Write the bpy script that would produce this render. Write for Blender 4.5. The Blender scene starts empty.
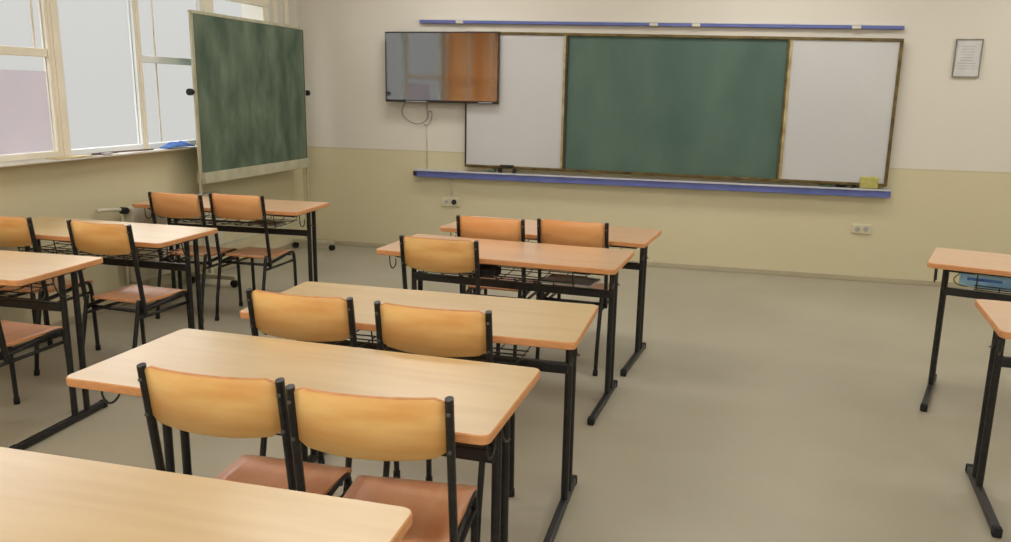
import bpy, bmesh, math, random
from mathutils import Vector, Matrix
random.seed(4)
SC = bpy.context.scene
COL = SC.collection
PI = math.pi

# ------------------------------------------------------------------ camera
CAM_H, FPX = 1.5584, 814.65
pit, rol, yaw = [math.radians(a) for a in (12.3695, 0.9991, 14.854)]
F = Vector((-math.sin(yaw)*math.cos(pit), math.cos(yaw)*math.cos(pit), -math.sin(pit)))
R = Vector((math.cos(yaw), math.sin(yaw), 0)); U = R.cross(F)
RX = R*math.cos(rol)+U*math.sin(rol); UX = -R*math.sin(rol)+U*math.cos(rol)
cam = bpy.data.cameras.new('camera'); cam.sensor_fit = 'HORIZONTAL'
cam.sensor_width = 36; cam.lens = FPX/1011*36; cam.clip_start = .02
co = bpy.data.objects.new('camera', cam); COL.objects.link(co)
m = Matrix((RX, UX, -F)).transposed().to_4x4(); m.translation = (0, 0, CAM_H)
co.matrix_world = m
SC.camera = co

# ------------------------------------------------------------------ materials
def srgb(r, g, b):
    return tuple(((c/255)/12.92 if c/255 <= .04045 else ((c/255+.055)/1.055)**2.4) for c in (r, g, b))+(1,)

def mat(name, col, rough=.6, col2=None, scale=6., detail=3., stretch=(1, 1, 1), spec=.5, metallic=0., bump=0., coord='Object', lo=.35, hi=.65, coat=0.):
    m = bpy.data.materials.new(name); m.use_nodes = True
    nt = m.node_tree; b = nt.nodes['Principled BSDF']
    b.inputs['Roughness'].default_value = rough
    b.inputs['Specular IOR Level'].default_value = spec
    b.inputs['Metallic'].default_value = metallic
    b.inputs['Coat Weight'].default_value = coat; b.inputs['Coat Roughness'].default_value = .40 if coat < .95 else .05
    b.inputs['Base Color'].default_value = col
    if col2 is not None or bump:
        tc = nt.nodes.new('ShaderNodeTexCoord'); mp = nt.nodes.new('ShaderNodeMapping')
        mp.inputs['Scale'].default_value = stretch
        nz = nt.nodes.new('ShaderNodeTexNoise'); nz.inputs['Scale'].default_value = scale
        nz.inputs['Detail'].default_value = detail
        nt.links.new(tc.outputs[coord], mp.inputs[0]); nt.links.new(mp.outputs[0], nz.inputs['Vector'])
        if col2 is not None:
            cr = nt.nodes.new('ShaderNodeValToRGB')
            cr.color_ramp.elements[0].position = lo; cr.color_ramp.elements[1].position = hi
            cr.color_ramp.elements[0].color = col; cr.color_ramp.elements[1].color = col2
            nt.links.new(nz.outputs['Fac'], cr.inputs[0]); nt.links.new(cr.outputs[0], b.inputs['Base Color'])
        if bump:
            bp = nt.nodes.new('ShaderNodeBump'); bp.inputs['Strength'].default_value = bump
            bp.inputs['Distance'].default_value = .01
            nt.links.new(nz.outputs['Fac'], bp.inputs['Height']); nt.links.new(bp.outputs[0], b.inputs['Normal'])
    return m

def two_tone_wall(name, up, low, z=0.985):
    """upper paint and lower oil-paint dado divided by a thin darker line"""
    m = bpy.data.materials.new(name); m.use_nodes = True
    nt = m.node_tree; b = nt.nodes['Principled BSDF']; L = nt.links
    g = nt.nodes.new('ShaderNodeNewGeometry'); sp = nt.nodes.new('ShaderNodeSeparateXYZ')
    L.new(g.outputs['Position'], sp.inputs[0])
    nz = nt.nodes.new('ShaderNodeTexNoise'); nz.inputs['Scale'].default_value = 1.3; nz.inputs['Detail'].default_value = 4
    L.new(g.outputs['Position'], nz.inputs['Vector'])
    cr = nt.nodes.new('ShaderNodeValToRGB'); cr.color_ramp.interpolation = 'LINEAR'
    e = cr.color_ramp.elements
    mr = nt.nodes.new('ShaderNodeMapRange'); mr.inputs[1].default_value = z-.05; mr.inputs[2].default_value = z+.05
    L.new(sp.outputs['Z'], mr.inputs[0]); L.new(mr.outputs[0], cr.inputs[0])
    e[0].position = .42; e[0].color = low
    e[1].position = .58; e[1].color = up
    n = e.new(.5); n.color = tuple(c*.78 for c in low[:3])+(1,)
    mx = nt.nodes.new('ShaderNodeMix'); mx.data_type = 'RGBA'; mx.blend_type = 'MULTIPLY'
    mx.inputs[0].default_value = 1
    c2 = nt.nodes.new('ShaderNodeValToRGB'); c2.color_ramp.elements[0].color = (.93, .93, .93, 1); c2.color_ramp.elements[1].color = (1, 1, 1, 1)
    L.new(nz.outputs['Fac'], c2.inputs[0]); L.new(cr.outputs[0], mx.inputs[6]); L.new(c2.outputs[0], mx.inputs[7])
    L.new(mx.outputs[2], b.inputs['Base Color'])
    b.inputs['Roughness'].default_value = .55; b.inputs['Specular IOR Level'].default_value = .35
    return m

M = {}
M['wall'] = two_tone_wall('wall_paint', srgb(216, 211, 200), srgb(206, 197, 164))
M['wall_left'] = two_tone_wall('window_wall_paint', srgb(216, 211, 200), srgb(206, 197, 164), 1.13)
M['ceiling'] = mat('ceiling_paint', srgb(225, 220, 210), .8, srgb(215, 210, 200), 1.)
M['floor'] = mat('linoleum', srgb(156, 149, 130), .4, srgb(166, 159, 140), .9, 6, spec=.4)
M['skirting'] = mat('skirting', srgb(168, 158, 132), .5, srgb(174, 164, 138), 3)
M['frame_cream'] = mat('cream_window_paint', srgb(234, 226, 208), .5, srgb(226, 218, 200), 4)
M['frame_white'] = mat('white_window_paint', srgb(226, 228, 226), .5, srgb(218, 222, 220), 4)
M['sill'] = mat('sill_paint', srgb(222, 220, 212), .4, srgb(205, 202, 194), 3)
M['black'] = mat('black_enamel', srgb(16, 16, 18), .38, srgb(34, 34, 36), 60, 4, lo=.45, hi=.75, bump=.15)
M['rubber'] = mat('black_rubber', srgb(14, 14, 14), .8, srgb(22, 22, 22), 30)
M['wire'] = mat('dark_wire', srgb(30, 30, 30), .45, srgb(60, 60, 56), 40)
M['ply_edge'] = mat('plywood_edge', srgb(218, 158, 104), .5, srgb(202, 138, 88), 30, 3, (1, 1, 14))
M['laminate'] = mat('beech_laminate', srgb(212, 182, 128), .3, srgb(202, 168, 112), 2.2, 7, (1, 9, 1), spec=.9, coat=.85)
M['laminate_red'] = mat('reddish_beech_laminate', srgb(212, 172, 132), .3, srgb(202, 158, 116), 2.2, 7, (1, 9, 1), spec=.9, coat=.85)
M['back_ply'] = mat('honey_plywood', srgb(246, 204, 134), .34, srgb(226, 162, 88), 2.9, 6, (1.0, 1, 5), coat=.25, lo=.36, hi=.7)
M['back_ply_red'] = mat('orange_plywood', srgb(242, 184, 124), .34, srgb(234, 164, 100), 2.6, 6, (1.1, 1, 7), coat=.25)
M['seat_ply'] = mat('reddish_plywood', srgb(246, 184, 138), .33, srgb(238, 164, 116), 2.4, 6, (7, 1.2, 1), coat=.9)
M['rivet'] = mat('steel_rivet', srgb(120, 118, 112), .3, srgb(100, 98, 94), 30, metallic=.8)
M['rail_white'] = mat('white_rail_paint', srgb(220, 220, 222), .4, srgb(208, 208, 212), 8)
M['chalk_green'] = mat('green_chalkboard', srgb(64, 91, 80), .55, srgb(82, 107, 95), 3.2, 8, (1, 1, .45), lo=.3, hi=.75)
M['chalk_grey'] = mat('smudged_chalkboard', srgb(66, 84, 68), .6, srgb(108, 124, 104), 4.2, 5, (1, 1.3, .6), lo=.36, hi=.74)
M['whiteboard'] = mat('whiteboard_enamel', srgb(196, 196, 197), .28, srgb(190, 190, 191), 1.2)
M['bronze'] = mat('bronze_frame', srgb(112, 96, 56), .35, srgb(70, 56, 30), 9, 3, metallic=.5, lo=.4, hi=.7)
M['brass'] = mat('pale_brass_frame', srgb(186, 172, 132), .35, srgb(150, 132, 88), 9, 3, metallic=.35)
M['darkframe'] = mat('dark_frame', srgb(38, 32, 22), .4, srgb(60, 50, 34), 12)
M['frame_thin'] = mat('thin_grey_frame', srgb(140, 136, 124), .5, srgb(120, 116, 106), 10)
M['blue'] = mat('blue_rail_paint', srgb(84, 100, 164), .45, srgb(100, 108, 176), 5, 3)
M['alu'] = mat('pale_aluminium', srgb(196, 198, 204), .35, srgb(184, 186, 194), 8, metallic=.2)
M['cream_metal'] = mat('cream_stand_enamel', srgb(186, 182, 160), .4, srgb(172, 166, 140), 8)
M['white_plastic'] = mat('white_plastic', srgb(212, 208, 192), .4, srgb(200, 196, 180), 10)
M['socket'] = mat('socket_plastic', srgb(204, 196, 168), .4, srgb(196, 188, 160), 10)
M['radiator'] = mat('radiator_enamel', srgb(205, 198, 178), .4, srgb(194, 186, 164), 6)
M['tv'] = mat('tv_screen', srgb(10, 9, 12), .05, srgb(12, 11, 13), 4, spec=1.0, coat=1.)
M['tv'].node_tree.nodes['Principled BSDF'].inputs['IOR'].default_value = 2.1
M['bezel'] = mat('tv_bezel', srgb(22, 16, 16), .3, srgb(34, 26, 26), 8)
M['curtain'] = mat('orange_curtain', srgb(226, 150, 92), .9, srgb(206, 124, 74), 3, 4, (1, 6, .3))
M['paper'] = mat('white_paper', srgb(206, 206, 204), .7, srgb(194, 194, 194), 12)
M['paper_grey'] = mat('grey_paper', srgb(172, 170, 166), .7, srgb(150, 148, 146), 9)
M['lilac'] = mat('lilac_paper', srgb(206, 202, 208), .8, srgb(212, 202, 206), 5, 6)
M['bluecloth'] = mat('blue_cloth', srgb(52, 92, 168), .8, srgb(84, 124, 190), 12)
M['bluepack'] = mat('light_blue_wrapper', srgb(168, 208, 230), .35, srgb(120, 170, 212), 9, 4, (1, 1, 2))
M['sponge'] = mat('yellow_green_sponge', srgb(166, 160, 84), .9, srgb(182, 174, 104), 30, bump=.5)
M['felt'] = mat('black_felt', srgb(24, 24, 22), .9, srgb(40, 40, 34), 30)
M['greenplastic'] = mat('green_plastic', srgb(88, 112, 74), .5, srgb(70, 92, 58), 20)
M['brown'] = mat('brown_wood', srgb(120, 92, 76), .6, srgb(96, 70, 60), 20)
M['yellowpaper'] = mat('yellow_paper', srgb(218, 200, 150), .7, srgb(204, 186, 134), 12)
M['darkcloth'] = mat('dark_bag_cloth', srgb(22, 22, 26), .8, srgb(44, 44, 50), 20)
gl = bpy.data.materials.new('window_glass'); gl.use_nodes = True
b = gl.node_tree.nodes['Principled BSDF']
b.inputs['Transmission Weight'].default_value = 1; b.inputs['Roughness'].default_value = 0
b.inputs['IOR'].default_value = 1.02; b.inputs['Base Color'].default_value = (.97, .98, .98, 1)
M['glass'] = gl
# curtains let daylight through

def see_through(m, col, k):
    nt = m.node_tree; bs = nt.nodes['Principled BSDF']; out = nt.nodes['Material Output']
    tr = nt.nodes.new('ShaderNodeBsdfTranslucent'); tr.inputs[0].default_value = col
    ms = nt.nodes.new('ShaderNodeMixShader'); ms.inputs[0].default_value = k
    nt.links.new(bs.outputs[0], ms.inputs[1]); nt.links.new(tr.outputs[0], ms.inputs[2]); nt.links.new(ms.outputs[0], out.inputs[0])
see_through(M['curtain'], srgb(255, 214, 165), .92)
nt = M['curtain'].node_tree; out = nt.nodes['Material Output']   # sheer weave: part of the light passes straight through
sheer = nt.nodes.new('ShaderNodeBsdfTransparent'); sheer.inputs[0].default_value = srgb(255, 222, 176)
m2 = nt.nodes.new('ShaderNodeMixShader'); m2.inputs[0].default_value = .7
nt.links.new(out.inputs[0].links[0].from_socket, m2.inputs[1]); nt.links.new(sheer.outputs[0], m2.inputs[2]); nt.links.new(m2.outputs[0], out.inputs[0])
see_through(M['lilac'], srgb(226, 222, 228), .5)

# ------------------------------------------------------------------ mesh helpers
def box(bm, x0, x1, y0, y1, z0, z1, mi=0, bev=0.):
    r = bmesh.ops.create_cube(bm, size=1)
    vs = r['verts']
    for v in vs:
        v.co = Vector(((x0+x1)/2+v.co.x*(x1-x0), (y0+y1)/2+v.co.y*(y1-y0), (z0+z1)/2+v.co.z*(z1-z0)))
    fs = {f for v in vs for f in v.link_faces}
    for f in fs: f.material_index = mi
    if bev:
        es = list({e for v in vs for e in v.link_edges})
        bmesh.ops.bevel(bm, geom=es, offset=bev, segments=2, profile=.5, affect='EDGES')
    return vs

def smooth_path(pts, it=2):
    pts = [Vector(p) for p in pts]
    for _ in range(it):
        q = [pts[0]]
        for a, b in zip(pts[:-1], pts[1:]):
            q += [a*.75+b*.25, a*.25+b*.75]
        q.append(pts[-1]); pts = q
    return pts

def tube(bm, pts, r, n=10, sx=1., mi=0, ref=(1, 0, 0)):
    """sweep; sx scales the section along the ref axis (flat oval)"""
    pts = [Vector(p) for p in pts]; rings = []
    ref = Vector(ref)
    for i, p in enumerate(pts):
        t = (pts[min(i+1, len(pts)-1)]-pts[max(i-1, 0)]).normalized()
        a = ref - t*ref.dot(t)
        if a.length < 1e-3:
            a = Vector((0, 1, 0)) - t*t.y
            if a.length < 1e-3: a = Vector((0, 0, 1))
        a.normalize(); c = t.cross(a)
        rings.append([bm.verts.new(p+a*math.cos(2*PI*k/n)*r*sx+c*math.sin(2*PI*k/n)*r) for k in range(n)])
    for A, B in zip(rings[:-1], rings[1:]):
        for k in range(n):
            f = bm.faces.new((A[k], A[(k+1) % n], B[(k+1) % n], B[k])); f.smooth = True; f.material_index = mi
    for ring, rev in ((rings[0], True), (rings[-1], False)):
        c = sum((v.co for v in ring), Vector())/n
        f = bm.faces.new(ring[::-1] if rev else ring); f.material_index = mi
    return rings

def obj(name, bm, mats, parent=None, kind=None, bevel=0., smooth=False):
    bmesh.ops.recalc_face_normals(bm, faces=bm.faces)
    me = bpy.data.meshes.new(name); bm.to_mesh(me); bm.free()
    for mm in (mats if isinstance(mats, (list, tuple)) else [mats]): me.materials.append(M[mm] if isinstance(mm, str) else mm)
    if smooth:
        for p in me.polygons: p.use_smooth = True
    o = bpy.data.objects.new(name, me); COL.objects.link(o)
    if parent is not None: o.parent = parent
    if kind: o['kind'] = kind
    if bevel:
        md = o.modifiers.new('bevel', 'BEVEL'); md.width = bevel; md.segments = 2; md.limit_method = 'ANGLE'
    return o

def tag(o, label, cat, group=None):
    o['label'] = label; o['category'] = cat
    if group: o['group'] = group
    return o

def thing(name, label, cat, loc=(0, 0, 0), rz=0., group=None):
    o = bpy.data.objects.new(name, None); COL.objects.link(o); o.empty_display_size = .1
    o.location = loc; o.rotation_euler = (0, 0, rz)
    return tag(o, label, cat, group)

def dup(root, loc, rz, label):
    r = root.copy(); COL.objects.link(r); r.location = loc; r.rotation_euler = (0, 0, rz); r['label'] = label
    for ch in list(root.children):
        c = ch.copy(); COL.objects.link(c); c.parent = r
        for g in list(ch.children):
            d = g.copy(); COL.objects.link(d); d.parent = c
    return r

def B(): return bmesh.new()
def boxobj(name, dims, m, parent=None, kind=None, bevel=0.):
    bm = B(); box(bm, *dims); return obj(name, bm, m, parent, kind, bevel)

# ------------------------------------------------------------------ room
XL, XR, YF, YB, ZC = -4.152, 4.6, 7.517, -3.0, 3.1
WT = .3
boxobj('floor', (XL-WT, XR+WT, YB-WT, YF+WT, -.2, 0), 'floor', kind='structure')
boxobj('ceiling', (XL-WT, XR+WT, YB-WT, YF+WT, ZC, ZC+.2), 'ceiling', kind='structure')
boxobj('wall_front', (XL-WT, XR+WT, YF, YF+WT, 0, ZC), 'wall', kind='structure')
boxobj('wall_back', (XL-WT, XR+WT, YB-WT, YB, 0, ZC), 'wall', kind='structure')
boxobj('wall_right', (XR, XR+WT, YB, YF, 0, ZC), 'wall', kind='structure')
WZ0, WZ1 = 1.10, 2.72
WINS = [(-1.3, -.05), (.05, 1.35), (1.5, 2.85), (3.0, 4.385), (4.47, 5.18), (5.225, 5.97), (6.07, 7.02)]
bm = B()
box(bm, XL-WT, XL, YB, YF, 0, WZ0-.02)
box(bm, XL-WT, XL, YB, YF, WZ1, ZC)
box(bm, XL-WT, XL, YB, WINS[0][0], WZ0-.02, WZ1)
box(bm, XL-WT, XL, WINS[-1][1], YF, WZ0-.02, WZ1)
obj('wall_left', bm, 'wall_left', kind='structure')
bm = B()   # skirting along the front and left walls
box(bm, XL, XR, YF-.012, YF, 0, .045)
obj('baseboard_front', bm, 'skirting', kind='structure', bevel=.004)
bm = B(); box(bm, XL, XL+.012, YB, YF-.012, 0, .045)
obj('baseboard_left', bm, 'skirting', kind='structure', bevel=.004)

# windows: frame, bars, glass
fx0, fx1 = XL-.05, XL-.002
for i, (a, b) in enumerate(WINS):
    mname = 'frame_cream' if i not in (4, 5) else 'frame_white'
    bm = B()
    t = .018 if i < 4 else .010
    box(bm, fx0, fx1, a, a+t, WZ0, WZ1); box(bm, fx0, fx1, b-t, b, WZ0, WZ1)
    box(bm, fx0, fx1, a+t, b-t, WZ0, WZ0+.04); box(bm, fx0, fx1, a+t, b-t, WZ1-.05, WZ1)
    if i in (0, 1, 2, 3, 5):
        box(bm, fx0+.01, fx1-.01, a+t, b-t, 1.725, 1.778)
    if i == 6:
        box(bm, fx0+.01, fx1-.01, a+t, b-t, 2.28, 2.4)
        box(bm, fx0+.01, fx1-.01, a+t, a+t+.08, WZ0+.04, 2.28); box(bm, fx0+.01, fx1-.01, b-t-.08, b-t, WZ0+.04, 2.28)
    w = obj('window_%d' % (i+1), bm, mname, kind='structure', bevel=.005)
    if i in (3, 5):
        y = 4.285 if i == 3 else 5.405
        z0 = 1.778 if i == 3 else WZ0+.04
        bm = B(); box(bm, fx0+.02, fx1-.03, y, y+.018, z0, WZ1-.05)
        obj('glazing_bar', bm, 'frame_cream', w)
    bm = B(); box(bm, fx0+.018, fx0+.024, a+t, b-t, WZ0+.04, WZ1-.05)
    obj('pane', bm, 'glass', w)
bm = B()   # posts between the windows, stepped like wooden mullions
for (a, b) in zip(WINS[:-1], WINS[1:]):
    box(bm, XL-.055, XL, a[1], b[0], WZ0-.02, WZ1)
    c = (a[1]+b[0])/2; q = (b[0]-a[1])*.22
    box(bm, XL, XL+.006, c-q, c+q, WZ0, WZ1)
box(bm, XL-.0, XL+.02, 7.06, 7.12, WZ0, WZ1); box(bm, XL, XL+.02, 7.25, 7.32, WZ0, WZ1)
obj('trim_1', bm, 'frame_cream', kind='structure', bevel=.004)
bm = B(); box(bm, XL-.05, XL+.12, WINS[0][0], 7.15, WZ0-.014, WZ0)
obj('trim_2', bm, 'sill', kind='structure', bevel=.003)

# orange curtains out of view, added so the tv screen mirrors their colour
def curtain(y0, y1, label):
    bm = B(); n = 70
    for zz in (0, 1):
        pass
    top = []; bot = []
    for k in range(n+1):
        u = k/n; y = y0+(y1-y0)*u
        x = XL+.09+.028*math.sin(u*(y1-y0)*PI*2/.12)
        top.append(bm.verts.new((x, y, 2.84))); bot.append(bm.verts.new((x*1.0+.004*math.sin(k*1.7), y, 1.14)))
    for k in range(n):
        f = bm.faces.new((top[k], top[k+1], bot[k+1], bot[k])); f.smooth = True
    o = obj('curtain', bm, 'curtain')
    tag(o, label, 'curtain', 'added orange curtains on the window wall')
curtain(.06, .55, 'added orange curtain mirrored at the right end of the tv screen')
curtain(.75, 1.9, 'widest added orange curtain, mirrored right of the middle of the tv screen')
curtain(2.05, 3.0, 'added orange curtain mirrored in the middle of the tv screen')

# ------------------------------------------------------------------ board on the front wall
def zt(x): return 2.052-(x+.5)*.0175            # top line
def zb(x): return .868-(x+.5)*.006
def lin_bar(bm, x0, x1, y0, y1, zf, h, mi=0):
    """horizontal bar whose lower line follows zf(x)"""
    vs = []
    for x in (x0, x1):
        for y in (y0, y1):
            for z in (zf(x), zf(x)+h): vs.append(bm.verts.new((x, y, z)))
    a = vs
    for q in ((0, 1, 3, 2), (4, 6, 7, 5), (0, 4, 5, 1), (2, 3, 7, 6), (1, 5, 7, 3), (0, 2, 6, 4)):
        f = bm.faces.new([a[k] for k in q]); f.material_index = mi
def panel(bm, x0, x1, y0, y1, z0a, z1a, mi=0):
    v = [bm.verts.new(p) for p in ((x0, y0, z0a(x0)), (x1, y0, z0a(x1)), (x1, y0, z1a(x1)), (x0, y0, z1a(x0)),
                                   (x0, y1, z0a(x0)), (x1, y1, z0a(x1)), (x1, y1, z1a(x1)), (x0, y1, z1a(x0)))]
    for q in ((0, 1, 2, 3), (7, 6, 5, 4), (0, 4, 5, 1), (1, 5, 6, 2), (2, 6, 7, 3), (3, 7, 4, 0)):
        f = bm.faces.new([v[k] for k in q]); f.material_index = mi
X0, X1, X2, X3 = -2.385, -1.44, .462, 1.318
wb = thing('wall_board', 'wide green chalkboard between two white panels on the front wall', 'blackboard', (0, 0, 0))
bm = B(); panel(bm, X1, X2, YF-.05, YF-.002, zb, zt); obj('chalkboard_panel', bm, 'chalk_green', wb)
for (a, b) in ((X0, X1-.01), (X2+.01, X3)):
    bm = B(); panel(bm, a, b, YF-.062, YF-.002, zb, zt); obj('whiteboard_panel', bm, 'whiteboard', wb)
bm = B()
lin_bar(bm, X0-.012, X3+.012, YF-.075, YF-.002, lambda x: zt(x)-.006, .024)
obj('top_frame', bm, 'bronze', wb, bevel=.003)
bm = B()
lin_bar(bm, X0-.012, X3+.012, YF-.078, YF-.002, lambda x: zb(x)-.02, .024)
obj('bottom_frame', bm, 'bronze', wb, bevel=.003)
for (x, w, mm) in ((X0-.012, .014, 'darkframe'), (X1-.03, .02, 'brass'), (X1-.01, .02, 'darkframe'), (X2-.02, .016, 'bronze'), (X2-.004, .022, 'brass'), (X3-.014, .026, 'bronze')):
    bm = B(); panel(bm, x, x+w, YF-.074, YF-.002, lambda q: zb(q)+.004, lambda q: zt(q)-.006); obj('side_frame', bm, mm, wb, bevel=.002)
# sliding rails
rl = thing('board_rail', 'thin blue rail with white clamps above the wall board', 'rail')
bm = B(); lin_bar(bm, -2.862, 1.328, YF-.04, YF-.002, lambda x: 2.147-(x+.77)*.0165, .026); obj('rail_bar', bm, 'blue', rl, bevel=.003)
bm = B(); lin_bar(bm, -2.862, 1.328, YF-.044, YF-.002, lambda x: 2.173-(x+.77)*.0165, .007); obj('rail_lip', bm, 'alu', rl)
for x in (-2.5, -.72, -.36, .93):
    bm = B(); lin_bar(bm, x, x+.07, YF-.052, YF-.002, lambda q: 2.145-(q+.77)*.0165, .026); obj('clamp', bm, 'white_plastic', rl, bevel=.004)
cl = thing('chalk_ledge', 'blue fronted ledge running below the wall board', 'ledge')
bm = B(); box(bm, -2.905, 1.365, YF-.085, YF-.002, .745, .80); obj('ledge_front', bm, 'blue', cl, bevel=.004)
bm = B(); box(bm, -2.905, 1.365, YF-.10, YF-.002, .80, .815); obj('ledge_top', bm, 'alu', cl, bevel=.003)
bm = B(); box(bm, -2.915, -2.88, YF-.088, YF-.002, .754, .80); obj('end_cap', bm, 'darkframe', cl)
LZ = .815
# things on the ledge
bm = B(); box(bm, 1.115, 1.26, YF-.09, YF-.02, LZ, LZ+.10, bev=.012)
tag(obj('sponge', bm, 'sponge'), 'yellow-green block sponge at the right end of the blue ledge', 'sponge')
er = thing('board_eraser', 'small black board eraser at the foot of the left whiteboard', 'eraser', (-1.98, YF-.055, LZ))
bm = B(); box(bm, -.07, .07, -.025, .025, .045, .075, bev=.008); obj('handle', bm, 'felt', er)
for a in (-.085, .055):
    bm = B(); box(bm, a, a+.03, -.02, .02, 0, .05, bev=.005); obj('felt_pad', bm, 'felt', er)
bm = B(); box(bm, -2.15, -2.10, YF-.08, YF-.04, LZ, LZ+.03, bev=.006)
tag(obj('chalk_box', bm, 'greenplastic'), 'small green box left of the black eraser', 'box')
for x, l, c, lb in ((.80, .10, 'greenplastic', 'green marker pen lying on the ledge, leftmost by the sponge'), (.93, .08, 'felt', 'black marker pen lying on the ledge near the sponge'), (1.06, .03, 'felt', 'short dark chalk stub beside the yellow sponge')):
    bm = B(); tube(bm, [(x, YF-.06, LZ+.011), (x+l*.75, YF-.06, LZ+.011), (x+l*.76, YF-.06, LZ+.011), (x+l, YF-.06, LZ+.011)], .011, 8)
    tag(obj('marker_pen', bm, c), lb, 'pen', 'pens on the blue ledge')

# ------------------------------------------------------------------ television
tv = thing('television', 'flat black television mounted high on the front wall', 'television', (-2.622, YF-.10, 1.452))
bm = B(); box(bm, -.558, .558, -.018, .03, 0, .645, bev=.004); obj('housing', bm, 'bezel', tv)
bm = B(); box(bm, -.55, .55, -.0205, -.016, .022, .632); obj('screen', bm, 'tv', tv)
bm = B(); box(bm, -.2, .2, .03, .095, .15, .5); obj('wall_mount', bm, 'black', tv)
for a, b in ((-.35, -.14), (.37, .5)):
    bm = B(); box(bm, a, b, -.0225, -.017, .006, .012); obj('trim_strip', bm, 'alu', tv)
pts = [(-2.99, YF-.07, 1.46), (-3.06, YF-.04, 1.36), (-3.0, YF-.02, 1.27), (-2.87, YF-.02, 1.235), (-2.78, YF-.02, 1.30), (-2.79, YF-.02, 1.37), (-2.74, YF-.02, 1.37), (-2.75, YF-.02, 1.28), (-2.80, YF-.02, 1.22), (-2.83, YF-.02, 1.25)]
bm = B(); tube(bm, smooth_path(pts, 3), .0028, 6)
tag(obj('cable', bm, 'wire'), 'thin dark cable looping on the wall under the television', 'cable')
bm = B(); tube(bm, [(-2.80, YF-.006, 1.44), (-2.80, YF-.006, .816)], .006, 6)
tag(obj('wall_conduit', bm, 'white_plastic'), 'thin pale vertical conduit from the television to the blue ledge', 'conduit')
bm = B(); tube(bm, [(-2.55, YF-.006, .754), (-2.55, YF-.006, .56)], .006, 6)
tag(obj('wall_conduit', bm, 'white_plastic'), 'thin pale conduit from the blue ledge down to the left socket', 'conduit')
so = thing('wall_socket', 'pale double socket with a dark hole under the blue ledge, left', 'socket', (-2.555, YF, .505))
bm = B(); box(bm, -.095, .095, -.016, 0, -.045, .045, bev=.006); obj('cover_plate', bm, 'socket', so)
bm = B(); tube(bm, [(.035, -.021, 0), (.035, -.012, 0)], .026, 12); obj('outlet_hole', bm, 'felt', so)
bm = B(); tube(bm, [(-.045, -.019, 0), (-.045, -.012, 0)], .018, 12); obj('outlet_hole', bm, 'paper_grey', so)
so = thing('wall_socket', 'pale cream double socket low on the wall below the sponge', 'socket', (1.18, YF, .458))
bm = B(); box(bm, -.08, .08, -.014, 0, -.042, .042, bev=.006); obj('cover_plate', bm, 'socket', so)
for x in (-.035, .035):
    bm = B(); tube(bm, [(x, -.017, 0), (x, -.012, 0)], .022, 12); obj('outlet_hole', bm, 'paper_grey', so)
fr = thing('wall_frame', 'small portrait notice in a thin dark frame on the front wall', 'picture frame', (1.827, YF, 1.89))
bm = B(); box(bm, -.092, .092, -.012, 0, -.142, .142); obj('notice_paper', bm, 'paper', fr)
bm = B()
for d in ((-.098, -.091, -.15, .15), (.091, .098, -.15, .15), (-.091, .091, -.15, -.142), (-.091, .091, .142, .15)): box(bm, d[0], d[1], -.02, 0, d[2], d[3])
obj('frame', bm, 'frame_thin', fr)
bm = B()
for k in range(9):
    z = .09-k*.022; w = .05+.02*random.random()
    box(bm, -w, w-.01, -.0126, -.012, z, z+.004)
obj('text_lines', bm, 'paper_grey', fr)

# ------------------------------------------------------------------ mobile chalkboard
mb = thing('mobile_chalkboard', 'chalk-smudged green board on a cream wheeled stand by the windows', 'blackboard', (-3.95, 6.385, 0), -.012)
bm = B(); box(bm, -.010, .010, -.822, .822, .90, 2.10); obj('chalkboard_panel', bm, 'chalk_grey', mb)
bm = B(); box(bm, -.016, .016, -.84, .84, 2.10, 2.125); obj('top_frame', bm, 'cream_metal', mb, bevel=.004)
bm = B(); box(bm, -.04, .04, -.82, .82, .815, .90, bev=.004); obj('chalk_tray', bm, 'cream_metal', mb)
for s in (-1, 1):
    bm = B(); box(bm, -.009, .009, s*.835-.010, s*.835+.010, .06, 2.10); obj('post', bm, 'cream_metal', mb, bevel=.006)
    bm = B(); box(bm, -.012, .012, s*.822-.004, s*.822+.004, .90, 2.10); obj('side_frame', bm, 'darkframe' if s > 0 else 'cream_metal', mb)
    ft = B(); box(ft, -.17, .27, s*.825-.02, s*.825+.02, .06, .095); fo = obj('foot', ft, 'cream_metal', mb, bevel=.006)
    for x in (-.15, .25):
        bm = B(); tube(bm, [(x, s*.825-.014, .03), (x, s*.825+.014, .03)], .03, 14, ref=(0, 0, 1))
        tube(bm, [(x, s*.825, .055), (x, s*.825, .075)], .012, 8)
        obj('castor', bm, 'rubber', fo)
    bm = B(); tube(bm, [(0, s*.845, 1.52), (0, s*.88, 1.52)], .012, 8); tube(bm, [(0, s*.875, 1.52), (0, s*.905, 1.52)], .026, 12); obj('pivot_knob', bm, 'rubber', mb)
bm = B(); box(bm, -.012, .012, -.80, .80, .28, .31); obj('brace', bm, 'cream_metal', mb, bevel=.004)

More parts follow.
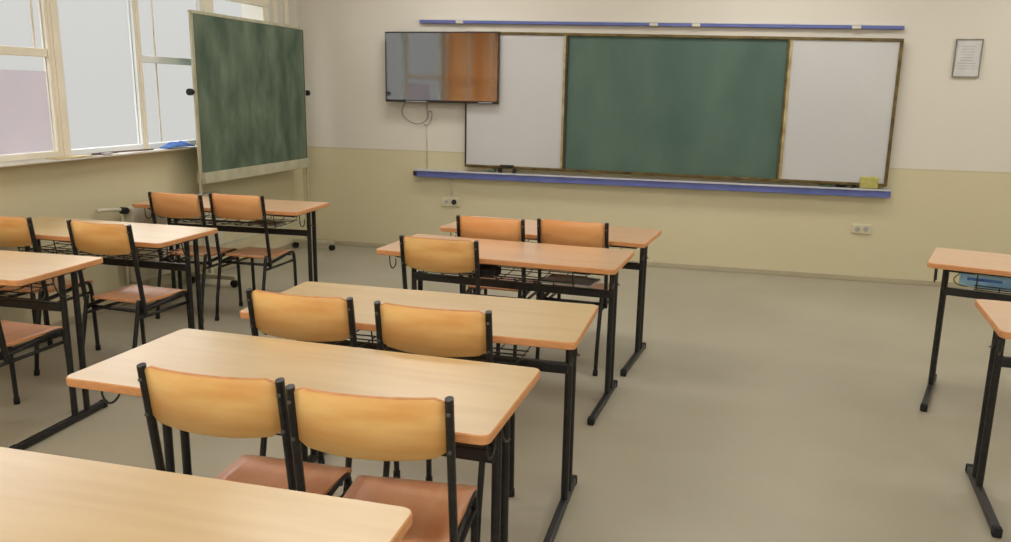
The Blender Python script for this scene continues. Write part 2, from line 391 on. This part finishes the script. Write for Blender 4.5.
# ------------------------------------------------------------------ radiator
ra = thing('radiator', 'cream panel radiator under the windows behind the left desks', 'radiator', (XL+.07, 4.80, 0))
bm = B()
box(bm, -.03, .05, .06, 1.12, .16, .715, bev=.014)
for k in range(14):
    y = .10+k*.072
    box(bm, .05, .053, y, y+.045, .2, .67, bev=.001)
obj('panel', bm, 'radiator', ra)
bm = B(); tube(bm, smooth_path([(-.03, -.2, .72), (.01, -.1, .72), (.01, .09, .69)]), .014, 8); tube(bm, [(.01, 0, .02), (.01, 0, .70)], .012, 8); obj('pipe', bm, 'radiator', ra)
bm = B(); tube(bm, [(.0, 0, .70), (.05, 0, .70)], .024, 12); obj('valve', bm, 'rubber', ra)
for y in (.2, .95):
    bm = B(); box(bm, -.069, -.025, y, y+.04, .3, .6); obj('bracket', bm, 'radiator', ra)
    bm = B(); box(bm, .0, .03, y, y+.04, 0, .18); obj('stand', bm, 'radiator', ra)

# ------------------------------------------------------------------ things on the sill
SZ = WZ0+.001
bm = B()
random.seed(7)
n = 12
g = [[bm.verts.new((-4.10+.09*j/5, 5.28+.30*i/n, SZ+.004+.042*math.sin(PI*i/n)**.5*math.sin(PI*(j+.3)/5.6)*(.6+.5*random.random()))) for j in range(6)] for i in range(n+1)]
for i in range(n):
    for j in range(5): bm.faces.new((g[i][j], g[i+1][j], g[i+1][j+1], g[i][j+1])).smooth = True
o = obj('cloth', bm, 'bluecloth'); md = o.modifiers.new('s', 'SOLIDIFY'); md.thickness = .006; md.offset = 1
tag(o, 'crumpled blue cloth lying on the window sill by the mobile board', 'cloth')
bm = B(); box(bm, -4.12, -4.03, 4.22, 4.52, SZ, SZ+.006); tag(obj('paper_sheet', bm, 'yellowpaper'), 'pale yellow paper lying on the sill below the thick mullion', 'paper')
bm = B(); tube(bm, smooth_path([(-4.06, 4.55, SZ+.008), (-4.05, 4.66, SZ+.012), (-4.07, 4.80, SZ+.008)]), .008, 6); tag(obj('stick', bm, 'brown'), 'short brown stick on the sill right of the yellow paper', 'stick')
bm = B(); tube(bm, [(-4.08, 4.82, SZ+.008), (-4.03, 5.12, SZ+.008)], .006, 6); tag(obj('pointer', bm, 'brown'), 'long thin dark pointer lying along the window sill', 'pointer')
bm = B(); box(bm, -4.13, -4.02, 4.62, 4.70, SZ, SZ+.014, bev=.004); tag(obj('chalk_case', bm, 'lilac'), 'small lilac case on the sill under the stick', 'case')
bm = B(); box(bm, XL-.022, XL-.020, 3.5, 4.345, 1.145, 1.64); tag(obj('window_poster', bm, 'lilac'), 'lilac tinted paper sheet covering the lower left window pane', 'poster')

# ------------------------------------------------------------------ desk
TW, TD, TH, TT = 1.252, .522, .76, .026
def rounded_rect(w, d, r, n=5):
    pts = []
    for cx, cy, a0 in ((w/2-r, d/2-r, 0), (-w/2+r, d/2-r, 90), (-w/2+r, -d/2+r, 180), (w/2-r, -d/2+r, 270)):
        for k in range(n+1):
            a = math.radians(a0+90*k/n); pts.append((cx+r*math.cos(a), cy+r*math.sin(a)))
    return pts
def make_tabletop(top_mat, parent):
    bm = B(); P = rounded_rect(TW, TD, .026)
    z0, z1, c = TH-TT, TH, .003
    P2 = rounded_rect(TW-2*c, TD-2*c, .024)
    r0 = [bm.verts.new((x, y, z0)) for x, y in P2]; r1 = [bm.verts.new((x, y, z0+c)) for x, y in P]
    r2 = [bm.verts.new((x, y, z1-c)) for x, y in P]; r3 = [bm.verts.new((x, y, z1)) for x, y in P2]
    n = len(P)
    for A, Bq, mi in ((r0, r1, 1), (r1, r2, 1), (r2, r3, 1)):
        for k in range(n):
            f = bm.faces.new((A[k], A[(k+1) % n], Bq[(k+1) % n], Bq[k])); f.material_index = mi
    f = bm.faces.new(r3); f.material_index = 0
    f = bm.faces.new(r0[::-1]); f.material_index = 1
    return obj('tabletop', bm, [top_mat, 'ply_edge'], parent)
FX = .552
def make_desk(name, label, top_mat):
    t = thing(name, label, 'desk', group='double desks in the classroom')
    make_tabletop(top_mat, t)
    for s in (-1, 1):
        for y, ztop in ((.055, TH-TT), (.135, TH-TT)):
            bm = B(); tube(bm, [(s*FX, y, .03), (s*FX, y, .034), (s*FX, y, ztop-.004), (s*FX, y, ztop)], .0145, 12, 1.0)
            obj('leg', bm, 'black', t)
        bm = B(); box(bm, s*FX-.015, s*FX+.015, -.31, .25, .006, .036, bev=.006)
        ft = obj('foot', bm, 'black', t)
        for y in (-.305, .245):
            bm = B(); box(bm, s*FX-.0165, s*FX+.0165, y-.016, y+.016, 0, .038, bev=.006); obj('end_cap', bm, 'rubber', ft)
        bm = B(); box(bm, s*0.41, s*FX+.015, -.19, .20, TH-TT-.022, TH-TT); obj('top_bracket', bm, 'black', t, bevel=.003)
        # bent wire bag hook below the overhang
        x = s*(FX+.038)
        bm = B(); tube(bm, smooth_path([(x, -.16, TH-TT), (x, -.16, TH-TT-.07), (x, -.13, TH-TT-.10), (x, -.09, TH-TT-.085), (x, -.09, TH-TT-.05)]), .0035, 6)
        tube(bm, smooth_path([(x, -.04, TH-TT), (x, -.03, TH-TT-.06), (x, .0, TH-TT-.105), (x, .05, TH-TT-.115)]), .0035, 6)
        obj('bag_hook', bm, 'wire', t)
    bm = B(); box(bm, -FX, FX, -.185, -.16, TH-TT-.02, TH-TT, bev=.003); obj('top_rail', bm, 'black', t)
    bm = B(); box(bm, -FX, FX, .03, .06, .545, .585, bev=.005); obj('crossbar', bm, 'black', t)
    # wire book basket
    bm = B(); zb_ = .630
    for y in (-.15, -.10, -.05, .0, .11, .17): tube(bm, [(-.41, y, zb_), (0.41, y, zb_)], .0028, 6)
    for k in range(9):
        x = -.40+k*.10
        tube(bm, smooth_path([(x, -.15, zb_+.022), (x, -.15, zb_-.004), (x, .17, zb_-.004), (x, .185, zb_+.05), (x, .185, TH-TT)], 1), .0028, 6)
    for x in (-.40, -.14, .14, .40):
        tube(bm, [(x, -.15, zb_), (x, -.17, TH-TT)], .0032, 6)
    tube(bm, [(-.41, .185, .69), (0.41, .185, .69)], .0028, 6)
    tube(bm, [(-.41, -.15, zb_+.022), (0.41, -.15, zb_+.022)], .0032, 6)
    obj('basket', bm, 'wire', t)
    return t
DESKS = [
 ('M2', -1.1127, 2.0098, -.0267, 'laminate', 'honey wooden desk with both chairs, second from camera in the middle column'),
 ('M1', -1.1585, 1.1007, .0104, 'laminate', 'pale wooden desktop nearest the camera, cut off at the bottom left'),
 ('M3', -1.0559, 2.787, .0051, 'laminate', 'honey wooden desk in the middle column, third from the camera'),
 ('M4', -1.0625, 4.0123, -.0688, 'laminate_red', 'orange wooden desk with papers in its basket and a single chair'),
 ('M5', -.9868, 4.7744, -.103, 'laminate_red', 'reddish desk of the middle column closest to the wall board'),
 ('L1', -3.4273, 2.8907, .0398, 'laminate', 'desk nearest the camera in the window column, cut by the left edge'),
 ('L2', -3.4307, 3.8218, -.0023, 'laminate', 'shiny middle desk of the window column with pale glare on top'),
 ('L3', -3.3457, 5.0419, .048, 'laminate_red', 'farthest desk of the window column, beside the mobile chalkboard'),
 ('R1', 1.635, 3.3422, -.09, 'laminate_red', 'nearer desk of the right column, mostly cut by the right edge'),
 ('R2', 1.69, 4.4894, -.29, 'laminate_red', 'farther right desk holding a light blue packet in its basket')]
protos = {}
DK = {}
for k, x, y, a, tm, lb in DESKS:
    if tm not in protos:
        protos[tm] = d = make_desk('school_desk', lb, tm); d.location = (x, y, 0); d.rotation_euler.z = a
    else:
        d = dup(protos[tm], (x, y, 0), a, lb)
    DK[k] = (x, y, a)
def on_desk(k, lx, ly, z):
    x, y, a = DK[k]; return (x+lx*math.cos(a)-ly*math.sin(a), y+lx*math.sin(a)+ly*math.cos(a), z)

# ------------------------------------------------------------------ chair
CW = .388
def post_y(z): return .058*(.86-z)/.42
def make_chair(label, back_mat):
    t = thing('school_chair', label, 'chair', group='classroom chairs')
    # curved plywood backrest
    bm = B(); n = 16; th = .011; h0, h1 = .702, .870; w = CW-.02
    secs = []
    for k in range(n+1):
        u = -1+2*k/n; x = u*w/2; dy = -.030*(1-abs(u)**2.3)
        e = .012*max(0, abs(u)-.93)/.07
        ring = []
        hb = h0+.012*u*u+e
        for (zz, off) in ((hb, 0), (h1-e-.004, 0), (h1-e, th*.3), (h1-e, th*.7), (h1-e-.004, th), (hb, th)):
            ring.append(bm.verts.new((x, post_y(zz)+dy+off-.004, zz)))
        secs.append(ring)
    for A, Bq in zip(secs[:-1], secs[1:]):
        for q in range(6):
            f = bm.faces.new((A[q], A[(q+1) % 6], Bq[(q+1) % 6], Bq[q])); f.smooth = q in (0, 4)
            f.material_index = 0 if q in (0, 4) else 1
    f = bm.faces.new(secs[0]); f.material_index = 1; f = bm.faces.new(secs[-1][::-1]); f.material_index = 1
    obj('backrest', bm, [back_mat, 'ply_edge'], t)
    # seat: dished plywood, rolled front edge
    bm = B(); ny, nx = 14, 10; th = .011
    def sp(u, v):   # u -1..1 across, v 0..1 rear to front
        hw = .170 + .010*v
        cr = .02*(max(0, abs(2*v-1)-.86)/.14)**2
        x = u*(hw-cr); y = .065+v*.39
        z = .440-.012*(1-u*u)*math.sin(PI*v) - .022*max(0, (v-.8)/.2)**2 + .006*max(0, (.15-v)/.15)
        return x, y, z
    T = [[bm.verts.new(sp(-1+2*i/nx, j/ny)) for i in range(nx+1)] for j in range(ny+1)]
    Bo = [[bm.verts.new((v.co.x, v.co.y, v.co.z-th)) for v in row] for row in T]
    for j in range(ny):
        for i in range(nx):
            f = bm.faces.new((T[j][i], T[j][i+1], T[j+1][i+1], T[j+1][i])); f.smooth = True
            f = bm.faces.new((Bo[j][i], Bo[j+1][i], Bo[j+1][i+1], Bo[j][i+1])); f.smooth = True
    for j in range(ny):
        for i in (0, nx):
            f = bm.faces.new((T[j][i], T[j+1][i], Bo[j+1][i], Bo[j][i])); f.material_index = 1
    for i in range(nx):
        for j in (0, ny):
            f = bm.faces.new((T[j][i], T[j][i+1], Bo[j][i+1], Bo[j][i])); f.material_index = 1
    obj('seat', bm, ['seat_ply', 'ply_edge'], t)
    for s in (-1, 1):
        x = s*CW/2
        bm = B(); tube(bm, [(x, post_y(z), z) for z in (.372, .376, .5, .858, .864, .867)], .0135, 12, .8)
        o = obj('back_post', bm, 'black', t)
        for z in (.73, .83):
            bm = B(); tube(bm, [(x, post_y(z)-.017, z), (x, post_y(z)-.008, z)], .005, 8)
            obj('rivet', bm, 'rivet', o)
        xi = s*(CW/2-.022)
        bm = B(); tube(bm, [(xi, -.04, .012), (xi, -.02, .16), (xi, .045, .44), (xi, .05, .458)], .0115, 10)
        lg = obj('leg', bm, 'black', t)
        bm = B(); tube(bm, [(xi, -.042, 0), (xi, -.037, .03)], .0145, 10); obj('rubber_foot', bm, 'rubber', lg)
        bm = B(); tube(bm, smooth_path([(xi, .43, .012), (xi, .425, .25), (xi, .418, .42), (xi, .36, .432), (xi, .22, .408), (xi, .045, .395)], 2), .0115, 10)
        lg = obj('leg', bm, 'black', t)
        bm = B(); tube(bm, [(xi, .43, 0), (xi, .43, .03)], .0145, 10); obj('rubber_foot', bm, 'rubber', lg)
        bm = B(); tube(bm, [(xi, .03, .362), (xi, .421, .362)], .009, 8); obj('side_rail', bm, 'black', t)
    bm = B(); tube(bm, [(-CW/2, .07, .39), (CW/2, .07, .39)], .010, 8, ref=(0, 1, 0)); obj('crossbar', bm, 'black', t)
    bm = B(); tube(bm, [(-CW/2+.022, .37, .41), (CW/2-.022, .37, .41)], .010, 8, ref=(0, 1, 0)); obj('crossbar', bm, 'black', t)
    return t
CH = [
 (-1.2001, 1.6692, .02, 'back_ply', 'honey backed chair at the second middle desk, left of its pair'),
 (-.7669, 1.6599, .10, 'back_ply', 'large swirl-grained honey chair at the second middle desk, right of its pair'),
 (-1.3891, 2.455, -.01, 'back_ply', 'honey backed chair at the third middle desk, left of its pair'),
 (-.8943, 2.4387, .0, 'back_ply', 'honey backed chair at the third middle desk, right of its pair'),
 (-1.3046, 3.6489, -.05, 'back_ply', 'single chair at the orange desk with papers in its basket'),
 (-1.2558, 4.3749, -.06, 'back_ply_red', 'orange chair at the middle desk closest to the wall board, left one'),
 (-.7928, 4.4213, -.06, 'back_ply_red', 'orange chair at the middle desk closest to the wall board, right one'),
 (-3.15, 2.64, .0, 'back_ply', 'chair at the left edge of the photo, only its pinkish seat showing'),
 (-3.73, 3.47, .02, 'back_ply', 'chair back cut by the left edge, behind the nearest window column desk'),
 (-3.0941, 3.4688, -.06, 'back_ply', 'chair with glaring pale seat at the shiny window column desk'),
 (-3.510, 4.6362, .0, 'back_ply_red', 'deep orange chair below the mobile chalkboard, left of its pair'),
 (-3.103, 4.72, .0, 'back_ply_red', 'orange chair below the mobile chalkboard, right of its pair')]
cp = {}
for x, y, a, bmx, lb in CH:
    if bmx not in cp:
        cp[bmx] = c = make_chair(lb, bmx); c.location = (x, y, 0); c.rotation_euler.z = a
    else:
        dup(cp[bmx], (x, y, 0), a, lb)

# ------------------------------------------------------------------ things in the desk baskets
def put(o, k, lx, ly, z, rz=0):
    o.location = on_desk(k, lx, ly, z); o.rotation_euler.z = DK[k][2]+rz
BZ = .6345
bm = B(); box(bm, -.15, .15, -.10, .10, 0, .006); box(bm, -.12, .15, -.09, .11, .006, .013)
o = tag(obj('paper_stack', bm, 'paper'), 'white papers in the basket behind the single chair', 'paper'); put(o, 'M4', -.30, -.035, BZ+.004, .04)
bm = B(); box(bm, -.13, .13, -.09, .09, 0, .012, bev=.003)
o = tag(obj('notebook', bm, 'paper_grey'), 'grey notebook in the right of the basket of the orange desk', 'notebook'); put(o, 'M4', .36, -.05, BZ, -.1)
def crumple(name, m, sx, sy, sz, label, cat, seed=1):
    random.seed(seed); bm = B(); bmesh.ops.create_icosphere(bm, subdivisions=3, radius=1)
    for v in bm.verts:
        n = v.co.normalized(); k = 1+.16*math.sin(7*n.x+3*n.y)+.14*math.sin(9*n.y-4*n.z)+.06*random.random()
        c = Vector([math.copysign(abs(q)**.6, q) for q in n])*k
        v.co = Vector((c.x*sx, c.y*sy, max(c.z, -.8)*sz+sz*.8))
    for f in bm.faces: f.smooth = True
    return tag(obj(name, bm, m), label, cat)
o = crumple('glove', 'darkcloth', .05, .05, .028, 'crumpled dark cloth in the basket right of the single chair', 'cloth', 3); put(o, 'M4', -.07, -.07, BZ)
pk = thing('wrapped_packet', 'light blue packet in the basket of the right desk', 'packet'); put(pk, 'R2', -.36, -.045, BZ)
bm = B(); box(bm, -.12, .12, -.08, .08, 0, .095, bev=.016); obj('wrapper', bm, 'bluepack', pk)
bm = B(); box(bm, -.085, .07, -.082, -.08, .035, .050); obj('print_band', bm, 'bluecloth', pk)
bm = B(); tube(bm, smooth_path([(-.12, -.05, .06), (-.15, -.06, .03), (-.13, -.07, .004), (-.08, -.09, .002)]), .003, 6); obj('string', bm, 'greenplastic', pk)
bm = B(); box(bm, -.11, .11, -.08, .08, 0, .01, bev=.003)
o = tag(obj('notebook', bm, 'paper_grey'), 'grey notebook in the basket of the farthest window column desk', 'notebook'); put(o, 'L3', .28, -.04, BZ)

# ------------------------------------------------------------------ light
w = bpy.data.worlds.new('sky'); SC.world = w; w.use_nodes = True
nt = w.node_tree; bg = nt.nodes['Background']
tc = nt.nodes.new('ShaderNodeTexCoord'); sp = nt.nodes.new('ShaderNodeSeparateXYZ')
cr = nt.nodes.new('ShaderNodeValToRGB')
nt.links.new(tc.outputs['Generated'], sp.inputs[0]); nt.links.new(sp.outputs['Z'], cr.inputs[0]); nt.links.new(cr.outputs[0], bg.inputs[0])
e = cr.color_ramp.elements
e[0].position = 0.; e[0].color = (.72, .71, .68, 1)
e[1].position = .6; e[1].color = (5.6, 5.7, 5.8, 1)
n = e.new(.16); n.color = (.77, .76, .735, 1)
n = e.new(.28); n.color = (2.6, 2.6, 2.6, 1)
bg.inputs[1].default_value = 1.
for (a, b) in WINS:
    L = bpy.data.lights.new('window_portal', 'AREA'); L.shape = 'RECTANGLE'; L.size = b-a; L.size_y = WZ1-WZ0
    L.cycles.is_portal = True
    o = bpy.data.objects.new('window_portal', L); COL.objects.link(o)
    o.location = (XL-.06, (a+b)/2, (WZ0+WZ1)/2)
    o.rotation_euler = (PI/2, 0, -PI/2)
# fill lights added just under the unseen ceiling, strongest behind the camera
for x in (-2.4, .3, 2.9):
    for y in (-2.4, 1.6, 4.4, 6.4):
        L = bpy.data.lights.new('ceiling_fill', 'AREA'); L.shape = 'RECTANGLE'; L.size = 1.3; L.size_y = .5
        L.energy = 72 if y < 0 else 14 if y < 2 else 24; L.color = (1, .975, .93)
        o = bpy.data.objects.new('ceiling_fill', L); COL.objects.link(o); o.location = (x, y, 3.06)
SC.view_settings.view_transform = 'Standard'; SC.view_settings.look = 'None'
SC.view_settings.exposure = -.14; SC.view_settings.gamma = 1; SC.view_settings.use_curve_mapping = False
